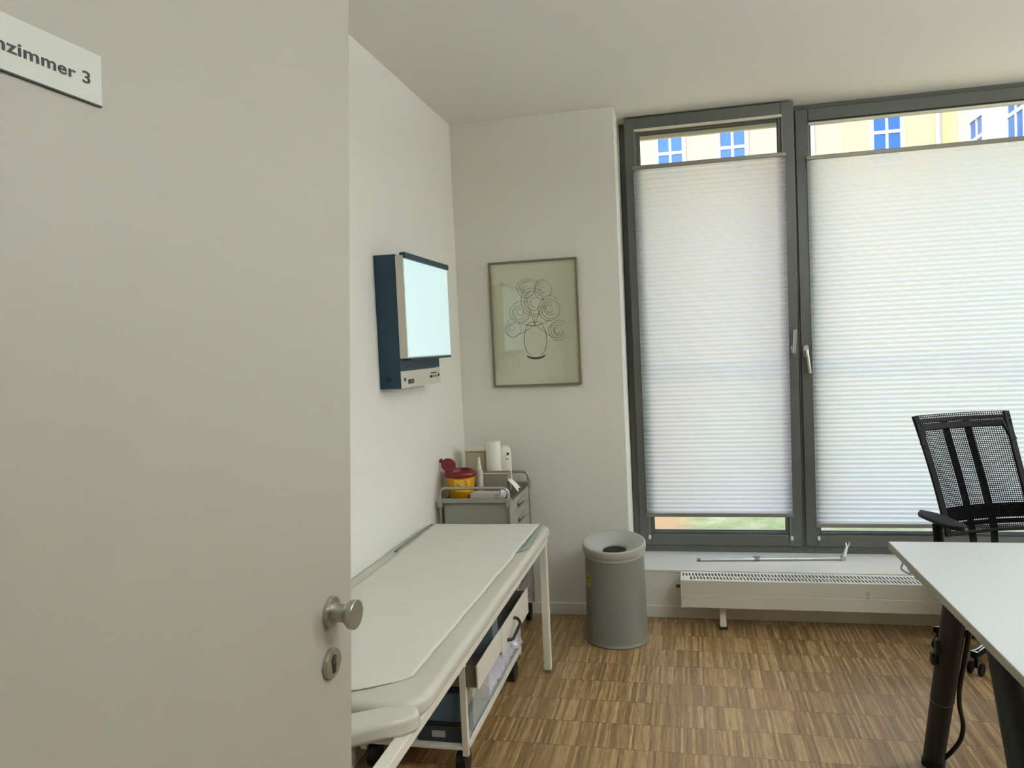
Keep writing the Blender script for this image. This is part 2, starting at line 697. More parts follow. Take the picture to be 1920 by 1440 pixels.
def sash(win, x0, x1, z0, z1, T, hx, hz, up_):
    yf = YW - .018
    mb = ring(MB(), x0, x1, z0, z1, .066, yf, yf + .07, top=.066, bot=.064)
    s = xform(mb, T).build('sash', FRAME, win, bevel=.004)
    mb = ring(MB(), x0 + .066, x1 - .066, z0 + .064, z1 - .066, .014, yf + .014, yf + .05)
    xform(mb, T).build('glazing_bead', FRAME, s, bevel=.002)
    mb = ring(MB(), x0 + .079, x1 - .079, z0 + .077, z1 - .079, .004, yf + .026, yf + .044)
    xform(mb, T).build('gasket', FRAMED, s)
    mb = MB().box(x0 + .08, x1 - .08, yf + .03, yf + .036, z0 + .078, z1 - .08)
    xform(mb, T).build('pane', GLASS, s, smooth=False)
    h = MB().prism(rrect(-.014, .014, -.034, .034, .012), 0, .012, Matrix.Translation((hx, yf, hz)) @ Matrix.Rotation(R(90), 4, 'X'))
    h.cyl((hx, yf - .01, hz), (hx, yf - .045, hz), .008, n=16)
    sg = 1 if up_ else -1
    dx = .006 if up_ else .012
    h.tube(fillet([(hx, yf - .045, hz - .008 * sg), (hx, yf - .046, hz), (hx + dx * .3, yf - .05, hz + .03 * sg), (hx + dx, yf - .05, hz + .118 * sg)], .01), [.007] * 15 + [.0085], n=10) if False else \
        h.tube([(hx, yf - .044, hz - .007 * sg), (hx, yf - .046, hz + .01 * sg), (hx + dx * .4, yf - .05, hz + .045 * sg), (hx + dx, yf - .05, hz + .12 * sg)], [.0085, .009, .0075, .0085], n=12)
    xform(h, T).build('handle', CHROME if up_ else mat('handle_silver', 'c9c6ba', .3, metal=.8), s, bevel=.001)
    return s


sash(win1, WX0 + .04, .605, .305, 2.736, TM, .578, 1.405, True)
sash(win2, .628, 2.33, .305, 2.718, None, .652, 1.40, False)
win_added = thing('added_window', None, None, (2.36, YW, SILL), kind='structure')  # unseen window added without a blind, for more daylight from the right
ring(MB(), 2.36, WX1 - .002, SILL, H, .055, YW, YW + .085, top=.078, bot=.05).build('fixed_frame', FRAME, win_added, bevel=.003)
sash(win_added, 2.39, WX1 - .04, .305, 2.718, None, 2.42, 1.40, False)


# ------------------------------------------------------------------ pleated blinds
def blind(label, x0, x1, zb, zt, ztop, T):
    yb = YW - .034
    t = thing('pleated_blind', label, 'blind', (x0, yb, zb), group='pleated blinds on the two window sashes')
    n = int((zt - zb) / .0125)
    rows = []
    for i in range(n + 1):
        z = zb + (zt - zb) * i / n
        yy = yb + (.0026 if i % 2 else -.0026)
        rows.append([Vector((x0, yy, z)), Vector((x1, yy, z))])
    mb = MB().grid(rows)
    xform(mb, T).build('pleated_fabric', FAB, t, smooth=False)
    for nm, z in (('top_rail', zt), ('bottom_rail', zb)):
        z0, z1 = (z, z + .022) if nm == 'top_rail' else (z - .022, z)
        mb = MB().box(x0 - .004, x1 + .004, yb - .010, yb + .010, z0, z1)
        xform(mb, T).build(nm, RAILM, t, bevel=.003)
    mb = MB().box(x0 + .012, x1 - .012, yb + .004, yb + .03, ztop - .012, ztop)
    xform(mb, T).build('head_rail', mat('head_rail_white', 'dcd8cc', .4), t, bevel=.002)
    for s, x in (('l', x0 + .012), ('r', x1 - .012)):
        mb = MB().cyl((x, yb, .345), (x, yb, ztop - .01), .0007, n=6)
        xform(mb, T).build('cord', mat('cord', 'bdbab0', .6), t)
    for x in (x0 + .004, x1 - .012):
        mb = MB().box(x, x + .014, yb - .006, yb + .014, .345, .365)
        xform(mb, T).build('cord_clip', mat('clip', 'd7d8d6', .35), t, bevel=.002)
    return t


blind('white pleated blind on the narrow tilted left window, daylight gap below it', -.247, .556, .50, 2.450, 2.672, TM)
blind('wide white pleated blind on the right window behind the office chair', .682, 2.27, .440, 2.437, 2.640, None)

# ------------------------------------------------------------------ door leaf, open towards the left wall
DA = R(2.6)
DTILT = .0570            # lean of the leaf, metres per metre
e1 = Vector((math.sin(DA), math.cos(DA), 0))
e3 = Vector((DTILT, 0, 1)).normalized()
e2 = e3.cross(e1).normalized()         # out of the far face, away from the viewer's side
e3 = e1.cross(e2).normalized()
EDGE = Vector((-.607, 1.287, 1.05))    # a point on the free edge of the near face
DW, DHT = .88, 2.37
DM = Matrix((e1, e2, e3)).transposed().to_4x4()
DM.translation = EDGE - e3 * (1.05 / e3.z)
door = thing('door_1', 'open cream-white door leaf with knob and room sign', None, (0, 0, 0), kind='structure')
del door['label']
door.matrix_world = DM
ORG[door] = Vector((0, 0, 0))
# local frame: x along the leaf (0 = free edge, negative to the hinge), y into the leaf, z up


def dface(x, z, off=0.):
    return Vector((x, -off, z))




MB().box(-DW, 0, 0, .042, .008, DHT).build('leaf', DOORM, door, bevel=.0025, local=True)


def dlathe(name, prof, x, z, material, parent=door, n=48):
    T = Matrix.Translation((x, 0, z)) @ Matrix.Rotation(R(90), 4, 'X')
    return MB().lathe(prof, (0, 0, 0), n, T=T).build(name, material, parent, local=True, angle=30)


KX, KZ = -.080, 1.061
CX, CZ = -.081, .9715
rose = dlathe('knob_rose', [(0, 0), (.0265, 0), (.0265, .006), (.0255, .008), (0, .008)], KX, KZ, STEEL)
dlathe('door_knob', [(0, .006), (.0155, .006), (.0155, .026), (.016, .030), (.021, .036), (.0245, .040), (.0250, .042), (.0250, .049), (.0243, .050), (0, .0505)], KX, KZ, STEEL)
esc = dlathe('cylinder_rosette', [(0, 0), (.0265, 0), (.0265, .006), (.0255, .008), (.012, .008), (0, .008)], CX, CZ, STEEL)
lk = MB()
T = Matrix.Translation((CX, 0, CZ)) @ Matrix.Rotation(R(90), 4, 'X')
pts = [(.0085 * math.cos(R(a)), .006 + .0085 * math.sin(R(a))) for a in range(-35, 216, 12)] + [(-.005, -.017), (.005, -.017)]
lk.prism(pts, .007, .0088, T)
lk.build('lock_cylinder', mat('lock_dark', '3a3834', .35, metal=.7), door, local=True)
lk = MB()
lk.lathe([(0, .0088), (.0065, .0088), (.0065, .0098), (0, .0100)], (0, 0, 0), 24, T=T @ Matrix.Translation((0, .006, 0)))
lk.build('lock_plug', mat('plug_brass', '8f8b80', .3, metal=.9), door, local=True)
MB().box(CX - .0008, CX + .0008, -.0103, -.0099, CZ + .002, CZ + .010).build('keyhole', BLK, door, local=True)
SIGNX1, SIGNX0, SZ0, SZ1 = -.568, -.84, 1.775, 1.826
sg = MB().box(SIGNX0, SIGNX1, -.0022, 0, SZ0, SZ1).build('door_sign', mat('sign_grey', 'c3c6bb', .4), door, local=True)
MB().box(SIGNX0, SIGNX1, -.0024, 0, SZ0 - .0018, SZ0).build('sign_edge', BLK, sg, local=True)
TX = axes(Vector((-.582, -.0024, 1.7925)), (1, 0, 0), (0, 0, 1)) @ Matrix.Diagonal((1.48, 1, 1, 1))
text_mesh('lettering', 'nzimmer 3', .0166, BLK, sg, TX, offset=.0002, align='RIGHT', space=1.05)
# door lining of the opening
dl = MB()
dl.box(-.74, -.69, YF - .15, YF + .012, 0, 2.45)
dl.box(1.75, 1.80, YF - .15, YF + .012, 0, 2.45)
dl.box(-.69, 1.75, YF - .15, YF + .012, 2.4, 2.45)
struct(dl.build('trim_3', WHITE, bevel=.004))

# ------------------------------------------------------------------ examination couch
BX0, BX1 = -1.228, -.628
BY1 = 3.47
couch = thing('examination_couch', 'white examination couch with steel frame along the left wall', 'examination couch', (-.93, 2.5, 0))
ZT, ZB = .675, .628


def pad(poly, z0, z1, name, material, parent, r=.02):
    return MB().prism(poly, z0, z1).build(name, material, parent, bevel=r, seg=5, angle=60)


def corner_poly(x0, x1, y0, y1, r00, r10, r11, r01, n=8):
    pts = []
    for cx, cy, a0, r in ((x1 - r11, y1 - r11, 0, r11), (x0 + r01, y1 - r01, 90, r01), (x0 + r00, y0 + r00, 180, r00), (x1 - r10, y0 + r10, 270, r10)):
        for i in range(n + 1):
            a = R(a0 + 90 * i / n)
            pts.append((cx + r * math.cos(a), cy + r * math.sin(a)))
    return pts


pad(corner_poly(BX0, BX1, 1.66, BY1, .06, .09, .05, .05), ZB, ZT, 'mattress', UPH, couch, .019)
cres = [(-.672, 1.652), (-.715, 1.628), (-.770, 1.592), (-.830, 1.556), (-.885, 1.532), (-.930, 1.526)]
cres = cres + [(-1.86 - x, y) for x, y in cres[-2::-1]]
outl, inl = [], []
for i, q in enumerate(cres):
    d_ = (Vector(cres[min(i + 1, len(cres) - 1)]) - Vector(cres[max(i - 1, 0)])).normalized()
    n_ = Vector((-d_.y, d_.x)) * .046
    outl.append((q[0] + n_.x, q[1] + n_.y))
    inl.append((q[0] - n_.x, q[1] - n_.y))
capr = [(cres[0][0] + .045 * math.cos(R(t)), cres[0][1] + .045 * math.sin(R(t))) for t in (105, 75, 45, 15, -15)]
capl = [(-1.86 - x, y) for x, y in capr[::-1]]
if outl[0][1] > inl[0][1]:
    outl, inl = inl, outl
pad(capr + outl + capl + inl[::-1], .622, .668, 'headrest', UPH, couch, .016)
fr = MB()
for x in (BX1 - .045, BX0 + .012):
    fr.box(x, x + .033, 1.15, BY1 - .03, .600, ZB)
fr.box(BX0 + .045, BX1 - .045, BY1 - .063, BY1 - .03, .600, ZB)
fr.box(BX0 + .045, BX1 - .045, 1.15, 1.183, .600, ZB)
fr.build('frame', COUCHM, couch, bevel=.003)
for x in (BX1 - .052, BX0 + .02):
    for y in (BY1 - .03, 1.2):
        MB().box(x, x + .032, y - .02, y + .02, 0.012, .600).build('leg', COUCHM, couch, bevel=.003)
        MB().box(x + .001, x + .031, y - .019, y + .019, 0, .012).build('foot_cap', GREYP, couch)
# grey protector at the foot end
pp = []
for i in range(7):
    t = i / 6
    row = []
    for j in range(25):
        s = j / 24
        x = BX0 + .028 + (BX1 - .016 - .02 * t - BX0 - .028) * s
        ys_ = BY1 - .50 + .07 * max(0, (s - .88) / .12) ** 2
        y = ys_ + (BY1 - .015 - ys_) * t
        z = ZT + .003 + .0012 * math.sin(9 * s + 4 * t)
        row.append(Vector((x, y, z)))
    pp.append(row)
o = MB().grid(pp).build('foot_protector', MATG, None, solid=.004, bevel=.0)
tag(o, 'grey green protective mat across the foot end of the couch, mostly under the paper', 'protective mat')
# paper
px0, px1 = -1.165, -.700
rows = []
NY, NX = 90, 30
for i in range(NY + 1):
    t = i / NY
    row = []
    for j in range(NX + 1):
        s = j / NX
        x0, x1 = px0 - .012 * t, px1 + .028 * t
        x = x0 + (x1 - x0) * s
        y0 = 1.70 + .12 * max(0, (s - .55) / .45) ** 2.2
        y = y0 + (BY1 - .012 - y0) * t
        k_ = min(1, max(0, (y - (BY1 - .56)) / .05))
        z = ZT + .0034 + .0058 * k_ * k_ * (3 - 2 * k_) + .0012 * math.sin(y * 19 + 2 * x) * math.sin(5 * x + y) + .001 * math.sin(y * 47 + x * 6) + .0006 * math.sin(y * 90)
        if t > .985:
            z -= .004 * (t - .985) / .015
        row.append(Vector((x, y, z)))
    rows.append(row)
o = MB().grid(rows).build('paper_sheet', PAPER, None, solid=.0006)
tag(o, 'long crinkled white paper sheet spread over the couch', 'paper sheet')

# ------------------------------------------------------------------ cart under the couch
CX0, CX1, CY0, CY1 = -1.19, -.785, 2.53, 3.44
cart = thing('drawer_cart', 'low white cart on black castors pushed under the couch, drawers pulled out', 'cart', (-.99, 2.98, 0))
fr = MB()
for x in (CX0, CX1 - .022):
    for y in (CY0, CY1 - .022):
        fr.box(x, x + .022, y, y + .022, .075, .50)
for x in (CX0, CX1 - .022):
    fr.box(x + .002, x + .020, CY0 + .022, CY1 - .022, .475, .497)
for y in (CY0, CY1 - .022):
    fr.box(CX0 + .022, CX1 - .022, y + .002, y + .020, .475, .497)
fr.build('frame', COUCHM, cart, bevel=.002)
sh = MB().box(CX0, CX1, CY0 + .001, CY1, .096, .108)
sh.box(CX1 - .006, CX1 + .002, CY0 + .022, CY1 - .022, .096, .122)
sh.build('shelf', WHITE, cart, bevel=.002)
MB().box(CX0 + .022, CX1 - .02, CY0 + .03, CY1 - .03, .445, .46).build('top_shelf', COUCHM, cart)


def drawer(y0, y1, z0, z1, xf, handle):
    d = MB().box(xf - .008, xf, y0, y1, z0, z1).build('drawer', COUCHM, cart, bevel=.003)
    bx = MB()
    xb = xf - .38
    bx.box(xb, xf - .008, y0 + .012, y0 + .018, z0 + .01, z1 - .012)
    bx.box(xb, xf - .008, y1 - .018, y1 - .012, z0 + .01, z1 - .012)
    bx.box(xb, xb + .006, y0 + .018, y1 - .018, z0 + .01, z1 - .012)
    bx.box(xb, xf - .008, y0 + .012, y1 - .012, z0 + .004, z0 + .01)
    bx.build('drawer_box', mat('drawer_box', '6a655c', .5), d)
    if handle:
        y = (y0 + y1) / 2 - .1
        MB().tube(fillet([(xf - .002, y - .075, .325), (xf + .02, y - .06, .322), (xf + .03, y + .05, .352), (xf + .012, y + .062, .368), (xf - .002, y + .05, .37)], .025), .0065, n=10).build('handle', BLACKP, d)
    return d


drawer(2.525, 2.875, .318, .405, -.735, False)
drawer(2.885, 3.40, .288, .402, -.735, True)
for x, y in ((CX1 - .03, CY0 + .035), (CX1 - .022, CY1 - .115), (CX0 + .04, CY0 + .035), (CX0 + .04, CY1 - .1)):
    k = MB().cyl((x - .018, y, .043), (x + .018, y, .043), .043, n=28)
    k.box(x - .02, x + .02, y - .025, y + .025, .05, .078)
    k.cyl((x, y, .07), (x, y, .097), .012, n=12)
    k.build('castor', BLACKP, cart, bevel=.003)
# things on the cart
o = thing('storage_tub', 'blue tinted clear plastic tub on the near end of the cart shelf', 'tub', (-.90, 2.645, .168))
MB().prism(rrect(-.975, -.815, 2.562, 2.632, .02), .176, .285).build('body', BLUET, o, bevel=.006)
MB().prism(rrect(-.985, -.808, 2.556, 2.640, .025), .168, .180).build('rim', BLK, o, bevel=.003)
o = thing('storage_box', 'dark storage box with small white label under the blue tinted tub', 'box', (-.90, 2.65, .108))
MB().prism(rrect(-.985, -.81, 2.557, 2.640, .012), .108, .167).build('body', mat('dark_box', '2c3238', .4), o, bevel=.004)
MB().box(-.925, -.875, 2.5555, 2.558, .126, .150).build('label', mat('label_grey', 'a9a8a2', .7), o)
o = MB().box(-.84, -.746, 2.79, 2.872, .330, .50).build('folder_box', BLUEG, None, bevel=.004)
tag(o, 'blue grey box standing between the two pulled out cart drawers', 'box')
o = thing('clear_box', 'transparent plastic box on the near right of the cart shelf', 'box', (-.86, 2.78, .109))
cb = MB()
cb.box(-.80, -.796, 2.65, 2.885, .109, .262)
cb.box(-.93, -.926, 2.65, 2.885, .109, .262)
cb.box(-.926, -.80, 2.65, 2.654, .109, .262)
cb.box(-.926, -.80, 2.881, 2.885, .109, .262)
cb.box(-.93, -.796, 2.65, 2.885, .109, .112)
cb.build('walls', CLEAR, o, smooth=False)
MB().box(-.90, -.84, 2.67, 2.82, .114, .17).build('contents', mat('packets_teal', '5b7a7a', .5), o, bevel=.008)
MB().box(-.89, -.83, 2.69, 2.85, .171, .22).build('contents', mat('packets_cream', 'd9d2a8', .6), o, bevel=.008)
for i, (y0, y1, zz, lab) in enumerate(((2.90, 3.07, .112, 'white packet on the cart shelf next to the clear box'), (3.08, 3.24, .112, 'white printed packet in the middle of the cart shelf row'), (3.25, 3.39, .112, 'white packet at the far end of the cart shelf with dark slot'))):
    rows = []
    for a in range(9):
        row = []
        for bb in range(9):
            u, v = a / 8, bb / 8
            k = (4 * u * (1 - u)) ** .4 * (4 * v * (1 - v)) ** .4
            row.append(Vector((-.985 + .175 * u, y0 + (y1 - y0) * v, zz + .085 * k * (1 + .08 * math.sin(9 * u + 5 * v + i)))))
        rows.append(row)
    mb = MB().grid(rows)
    mb.grid([[Vector((p.x, p.y, zz)) for p in r] for r in rows], flip=True)
    o = thing('packet', lab, 'packet', (-.9, (y0 + y1) / 2, zz - .003), group='white packets on the cart shelf')
    mb.build('body', LILAC, o)
    MB().box(-.95, -.83, y1 - .022, y1 - .019, zz + .05, zz + .068).build('stripe', mat('stripe_dark', '45454d', .6), o)
# crumpled plastic wrap along the shelf front
rows = []
for i in range(26):
    row = []
    for j in range(9):
        y = 2.90 + .52 * i / 25
        u = j / 8
        x = -.86 + .068 * u + .003 * math.sin(i * 1.7 + j)
        z = .212 - .075 * u ** 1.5 + .006 * math.sin(i * 2.3 + j * 1.9) + .003 * math.sin(i * 4.1 - j * 3)
        if i > 21:
            x += .02
            z += .012 * (i - 21) * (1 - u)
        row.append(Vector((x, y, max(z, .126))))
    rows.append(row)
o = MB().grid(rows).build('plastic_bag', WRAP, None, solid=.0008)
tag(o, 'crumpled clear plastic bag lying over the packets at the shelf edge', 'plastic bag')

# ------------------------------------------------------------------ drawer trolley in the corner
TX0, TX1, TY0, TY1 = -1.215, -.855, 3.63, 4.12
tro = thing('drawer_trolley', 'grey drawer trolley with tubular rails in the room corner', 'trolley', (-1.035, 3.87, 0))
ZTR = .752
MB().box(TX0 + .02, TX1 - .012, TY0 + .012, TY1 - .012, .14, ZTR - .012).build('body', TROLL, tro, bevel=.003)
tp = MB().box(TX0 + .012, TX1 - .006, TY0 + .006, TY1 - .006, ZTR - .012, ZTR)
tp.build('tray', TRAYD, tro, bevel=.002)
for y in (TY0, TY1):
    r = MB().tube(fillet([(TX0 + .008, y, .09), (TX0 + .008, y, .815), (TX1 - .004, y, .815), (TX1 - .004, y, .09)], .035, 8), .0075, n=12)
    r.build('rail', STEEL, tro)
    s = -1 if y == TY0 else 1
    k = MB().box(TX0 - .004, TX1 + .008, y - .009, y + .009, .742, .764)
    for x in (TX0 + .008, TX1 - .004):
        k.box(x - .013, x + .013, y - .013, y + .013, .722, .764)
    k.build('cross_bar', TROLL, tro, bevel=.003)
zs = [.738, .668, .590, .512, .434, .356, .278, .200, .15]
for i in range(len(zs) - 1):
    d = MB().box(TX1 - .012, TX1 - .002, TY0 + .018, TY1 - .018, zs[i + 1] + .003, zs[i] - .001).build('drawer', TROLL, tro, bevel=.003)
    MB().box(TX1 - .002, TX1 + .010, TY0 + .18, TY0 + .33, zs[i + 1] + .030, zs[i + 1] + .040).build('handle', TROLL, d, bevel=.003)
    MB().box(TX1 - .003, TX1 - .0012, TY0 + .18, TY0 + .33, zs[i + 1] + .012, zs[i + 1] + .030).build('grip_recess', BLK, d)
for x in (TX0 + .03, TX1 - .025):
    for y in (TY0 + .03, TY1 - .035):
        k = MB().cyl((x - .011, y, .036), (x + .011, y, .036), .036, n=24)
        k.box(x - .015, x + .015, y - .02, y + .02, .045, .09)
        k.build('castor', BLACKP, tro, bevel=.002)

# sharps container
sc = (-1.128, 3.735)
o = thing('sharps_container', 'yellow sharps container with open dark red lid on the trolley', 'sharps container', (sc[0], sc[1], ZTR))
MB().lathe([(0, .001), (.058, .001), (.061, .006), (.074, .112), (.076, .116), (0, .116)], (sc[0], sc[1], ZTR)).build('body', SHY, o)
lidp = [(.0765, .106), (.0815, .107), (.083, .112), (.083, .124), (.080, .130), (.070, .138), (.064, .140), (.058, .137), (.056, .125), (.05, .110), (0, .108)]
lid = MB().lathe(lidp, (sc[0], sc[1], ZTR)).build('lid', RED, o)
fl = MB()
pts = [(.039 * math.cos(R(a)), .035 * math.sin(R(a))) for a in range(0, 360, 15)]
fl.prism(pts, -.004, .004, Matrix.Translation((sc[0] - .058, sc[1] - .01, ZTR + .163)) @ Matrix.Rotation(R(32), 4, 'Y') @ Matrix.Rotation(R(62), 4, 'X'))
fl.build('flap', RED, lid, bevel=.003)
ft = MB()
ft.box(-.012, .008, -.004, .004, .024, .044, Matrix.Translation((sc[0] - .072, sc[1] - .012, ZTR + .160)) @ Matrix.Rotation(R(-38), 4, 'Y'))
ft.build('flap_tab', RED, lid, bevel=.002)


def cyl_patch(cx, cy, r0, r1, z0, z1, a0, a1, n=12):
    rows = []
    for z, r in ((z0, r0), (z1, r1)):
        rows.append([Vector((cx + r * math.cos(R(a0 + (a1 - a0) * i / n)), cy + r * math.sin(R(a0 + (a1 - a0) * i / n)), z)) for i in range(n + 1)])
    return MB().grid(rows)


def body_r(z):
    return .061 + .013 * (z - .006) / .106


lb = cyl_patch(sc[0], sc[1], body_r(.035) + .0006, body_r(.098) + .0006, ZTR + .035, ZTR + .098, -100, -35).build('label', SHL, o)
mk = MB()
for z, a0, a1, hh in ((.086, -62, -46, .006), (.073, -62, -42, .005), (.064, -58, -40, .004), (.055, -66, -48, .004), (.046, -60, -42, .003)):
    q = cyl_patch(sc[0], sc[1], body_r(z) + .001, body_r(z + hh) + .001, ZTR + z, ZTR + z + hh, a0, a1, 5)
    mk.add(q.v, q.f)
q = cyl_patch(sc[0], sc[1], body_r(.05) + .001, body_r(.08) + .001, ZTR + .05, ZTR + .08, -90, -86, 2)
mk.add(q.v, q.f)
q = cyl_patch(sc[0], sc[1], body_r(.05) + .001, body_r(.08) + .001, ZTR + .05, ZTR + .074, -84, -76, 2)
mk.add(q.v, q.f)
mk.build('print', mat('label_print', 'a8741a', .6), lb)

# paper roll, soap dispenser, cream box, bottle, tissue box ...
o = thing('paper_roll', 'tall white paper towel roll standing on the trolley', 'paper roll', (-1.02, 4.0, ZTR))
MB().lathe([(.013, 0), (.039, 0), (.040, .003), (.040, .243), (.0385, .246), (.013, .246), (.013, 0)], (-1.02, 4.0, ZTR)).build('paper', ROLLM, o)
MB().lathe([(.0115, .001), (.0135, .001), (.0135, .244), (.0115, .244), (.0115, .001)], (-1.02, 4.0, ZTR), 24).build('core', mat('core_card', '9a8f7c', .8), o)
o = thing('canister', 'white canister with a black dot mark behind the paper roll', 'canister', (-.972, 4.06, ZTR))
MB().lathe([(0, 0), (.034, 0), (.036, .003), (.036, .17), (.034, .195), (.022, .212), (0, .218)], (-.972, 4.06, ZTR)).build('body', WHITE, o)
q = cyl_patch(-.972, 4.06, .0365, .0365, ZTR + .165, ZTR + .180, -58, -38, 6).build('mark', BLK, o)
cyl_patch(-.972, 4.06, .0365, .0362, ZTR + .143, ZTR + .148, -70, -36, 6).build('mark', mat('mark_grey', '77776f', .6), o)
o = thing('plastic_box', 'cream plastic box with lid behind the sharps container', 'box', (-1.13, 4.06, ZTR))
MB().prism(rrect(-1.185, -1.066, 4.02, 4.10, .015), ZTR, ZTR + .186).build('body', mat('cream_dull', 'c3b59c', .6), o, bevel=.005)
MB().prism(rrect(-1.19, -1.061, 4.015, 4.105, .018), ZTR + .187, ZTR + .206).build('lid', CREAM, o, bevel=.008)
bx_, by_ = -1.052, 3.82
o = thing('nozzle_bottle', 'slim translucent bottle with white nozzle beside the sharps container', 'bottle', (bx_, by_, ZTR))
MB().lathe([(0, 0), (.0165, 0), (.018, .003), (.018, .105), (.016, .118), (.011, .124), (0, .124)], (bx_, by_, ZTR), 24).build('body', BOTTLE, o)
MB().lathe([(.0125, .122), (.0125, .135), (.010, .140), (.0055, .175), (.005, .188), (0, .189)], (bx_, by_, ZTR), 24).build('nozzle', mat('nozzle_white', 'd8d6d0', .4), o)
o = thing('tissue_box', 'open grey cardboard box behind the front trolley rail', 'box', (-.985, 3.885, ZTR))
tb = MB()
tb.box(-1.06, -.912, 3.84, 3.844, ZTR, ZTR + .098)
tb.box(-1.06, -.912, 3.931, 3.935, ZTR, ZTR + .098)
tb.box(-1.06, -1.056, 3.844, 3.931, ZTR, ZTR + .098)
tb.box(-.916, -.912, 3.844, 3.931, ZTR, ZTR + .098)
tb.box(-1.056, -.916, 3.844, 3.931, ZTR, ZTR + .004)
tb.build('walls', CARD, o)
MB().box(-1.0605, -.9115, 3.8385, 3.8445, ZTR + .0975, ZTR + .1005).build('rim', mat('rim_white', 'e6e3da', .6), o)
MB().box(-1.054, -.918, 3.846, 3.929, ZTR + .01, ZTR + .088).build('contents', ROLLM, o, bevel=.006)
rows = []
for i in range(9):
    row = []
    for j in range(9):
        u, v = i / 8, j / 8
        row.append(Vector((-.905 + .048 * u + .004 * math.sin(7 * v), 3.82 + .07 * v, ZTR + .012 + .055 * (1 - u) ** 1.2 + .008 * math.sin(6 * v + 3 * u))))
    rows.append(row)
o = MB().grid(rows).build('paper_wipe', ROLLM, None, solid=.0012)
tag(o, 'crumpled white wipe beside the open grey box on the trolley', 'wipe')
o = thing('glove_box', 'flat white box with dark printed lettering behind the front rail', 'box', (-1.0, 3.69, ZTR))
MB().box(-1.062, -.915, 3.665, 3.73, ZTR, ZTR + .030).build('body', mat('box_white', 'c9c5c6', .5), o, bevel=.0015)
TX = axes(Vector((-1.056, 3.6644, ZTR + .0145)), (1, 0, 0), (0, 0, 1))
text_mesh('lettering', 'SKIN COMFORT', .0115, mat('print_dark', '35332f', .6), o, TX, offset=.0003)
MB().box(-1.056, -.99, 3.6642, 3.6652, ZTR + .003, ZTR + .006).build('print_line', mat('print_teal', '2f5560', .6), o)
pt = MB()
for a, bb, c_, d_ in ((-.934, -.931, .004, .026), (-.926, -.920, .018, .024), (-.926, -.920, .006, .010)):
    pt.box(a, bb, 3.6642, 3.6652, ZTR + c_, ZTR + d_)
pt.build('pictogram', mat('print_dark2', '55524c', .6), o)
rows = []
for i in range(8):
    row = []
    for j in range(8):
        u, v = i / 7, j / 7
        row.append(Vector((-.912 + .03 * u, 3.66 + .09 * v, ZTR + .008 + .042 * math.sin(math.pi * v) ** .6 * (1 - .5 * u) + .004 * math.sin(9 * u))))
    rows.append(row)
o = MB().grid(rows).build('film_pouch', mat('pouch_white', 'c8c9d2', .35), None, solid=.0012)
tag(o, 'small shiny white pouch at the right end of the lettered box', 'pouch')

# ------------------------------------------------------------------ X-ray film viewer on the left wall
VY0, VY1, VZ0, VZ1 = 3.006, 3.525, 1.347, 1.898
vw = thing('film_viewer', 'lit wall-mounted x-ray film viewer in dark blue housing', 'film viewer', (XL, 3.27, VZ0))
hs = MB()
hs.box(XL, -1.142, VY0, VY1, 1.42, VZ1)
hs.box(XL, -1.166, VY0, VY1, VZ0, 1.42)
hs.box(-1.166, -1.150, VY0, VY0 + .006, VZ0, 1.42)
hs.build('housing', NAVY, vw, bevel=.003)
MB().box(XL, -1.142, VY0 - .002, VY0, VZ0, VZ1).build('end_plate', NAVY, vw, bevel=.001)
MB().box(-1.142, -1.108, VY0 - .001, 3.60, 1.470, 1.892).build('light_box', VIEWW, vw, bevel=.002)
MB().box(-1.108, -1.105, VY0 + .004, 3.597, 1.476, 1.879).build('screen', SCREEN, vw, bevel=.001)
cl = MB().box(-1.125, -1.096, VY0 + .001, 3.602, 1.880, 1.905)
cl.build('film_clip', NAVY, vw, bevel=.005)
MB().box(-1.140, -1.104, VY0 + .03, 3.60, 1.462, 1.470).build('bottom_strip', NAVY, vw, bevel=.001)
cp = MB().box(-1.166, -1.148, VY0 + .004, VY1 + .025, 1.344, 1.418).build('control_panel', VIEWW, vw, bevel=.002)
for y in (VY0 + .06, VY1 - .005):
    z = 1.382
    MB().cyl((-1.149, y, z), (-1.146, y, z), .008, n=16).build('screw', BLK, cp)
sw = MB().box(-1.148, -1.1455, VY0 + .10, VY0 + .165, 1.362, 1.380).build('switch', BLK, cp)
MB().box(-1.1456, -1.1448, VY0 + .112, VY0 + .155, 1.367, 1.375).build('rocker', mat('rocker', '6d6f74', .5), sw)
MB().box(-1.148, -1.1455, 3.395, 3.42, 1.374, 1.385).build('slider', BLK, cp)
MB().box(-1.148, -1.1460, 3.43, 3.50, 1.374, 1.385).build('slider_scale', mat('scale_grey', '8f9189', .5), cp)
MB().box(-1.148, -1.1462, 3.41, 3.49, 1.393, 1.397).build('print_line', BLK, cp)
MB().cyl((-1.197, VY0 - .002, 1.385), (-1.197, VY0 - .005, 1.385), .011, n=20).build('plug', BLK, vw)

# ------------------------------------------------------------------ picture on the window wall
PX0, PX1, PZ0, PZ1 = -1.044, -.552, 1.277, 1.966
pic = thing('framed_picture', 'framed pencil drawing on greenish paper beside the window', 'picture', ((PX0 + PX1) / 2, YB, PZ0))
yb = YB - .002
ring(MB(), PX0, PX1, PZ0, PZ1, .011, yb - .022, yb).build('picture_frame', PICF, pic, bevel=.002)
pap = MB().box(PX0 + .01, PX1 - .01, yb - .008, yb - .002, PZ0 + .01, PZ1 - .01).build('drawing_sheet', PICP, pic)
MB().box(PX0 + .009, PX1 - .009, yb - .0135, yb - .0115, PZ0 + .009, PZ1 - .009).build('glass', thin_glass('picture_glass', .07, (.985, .995, .975)), pic, smooth=False)


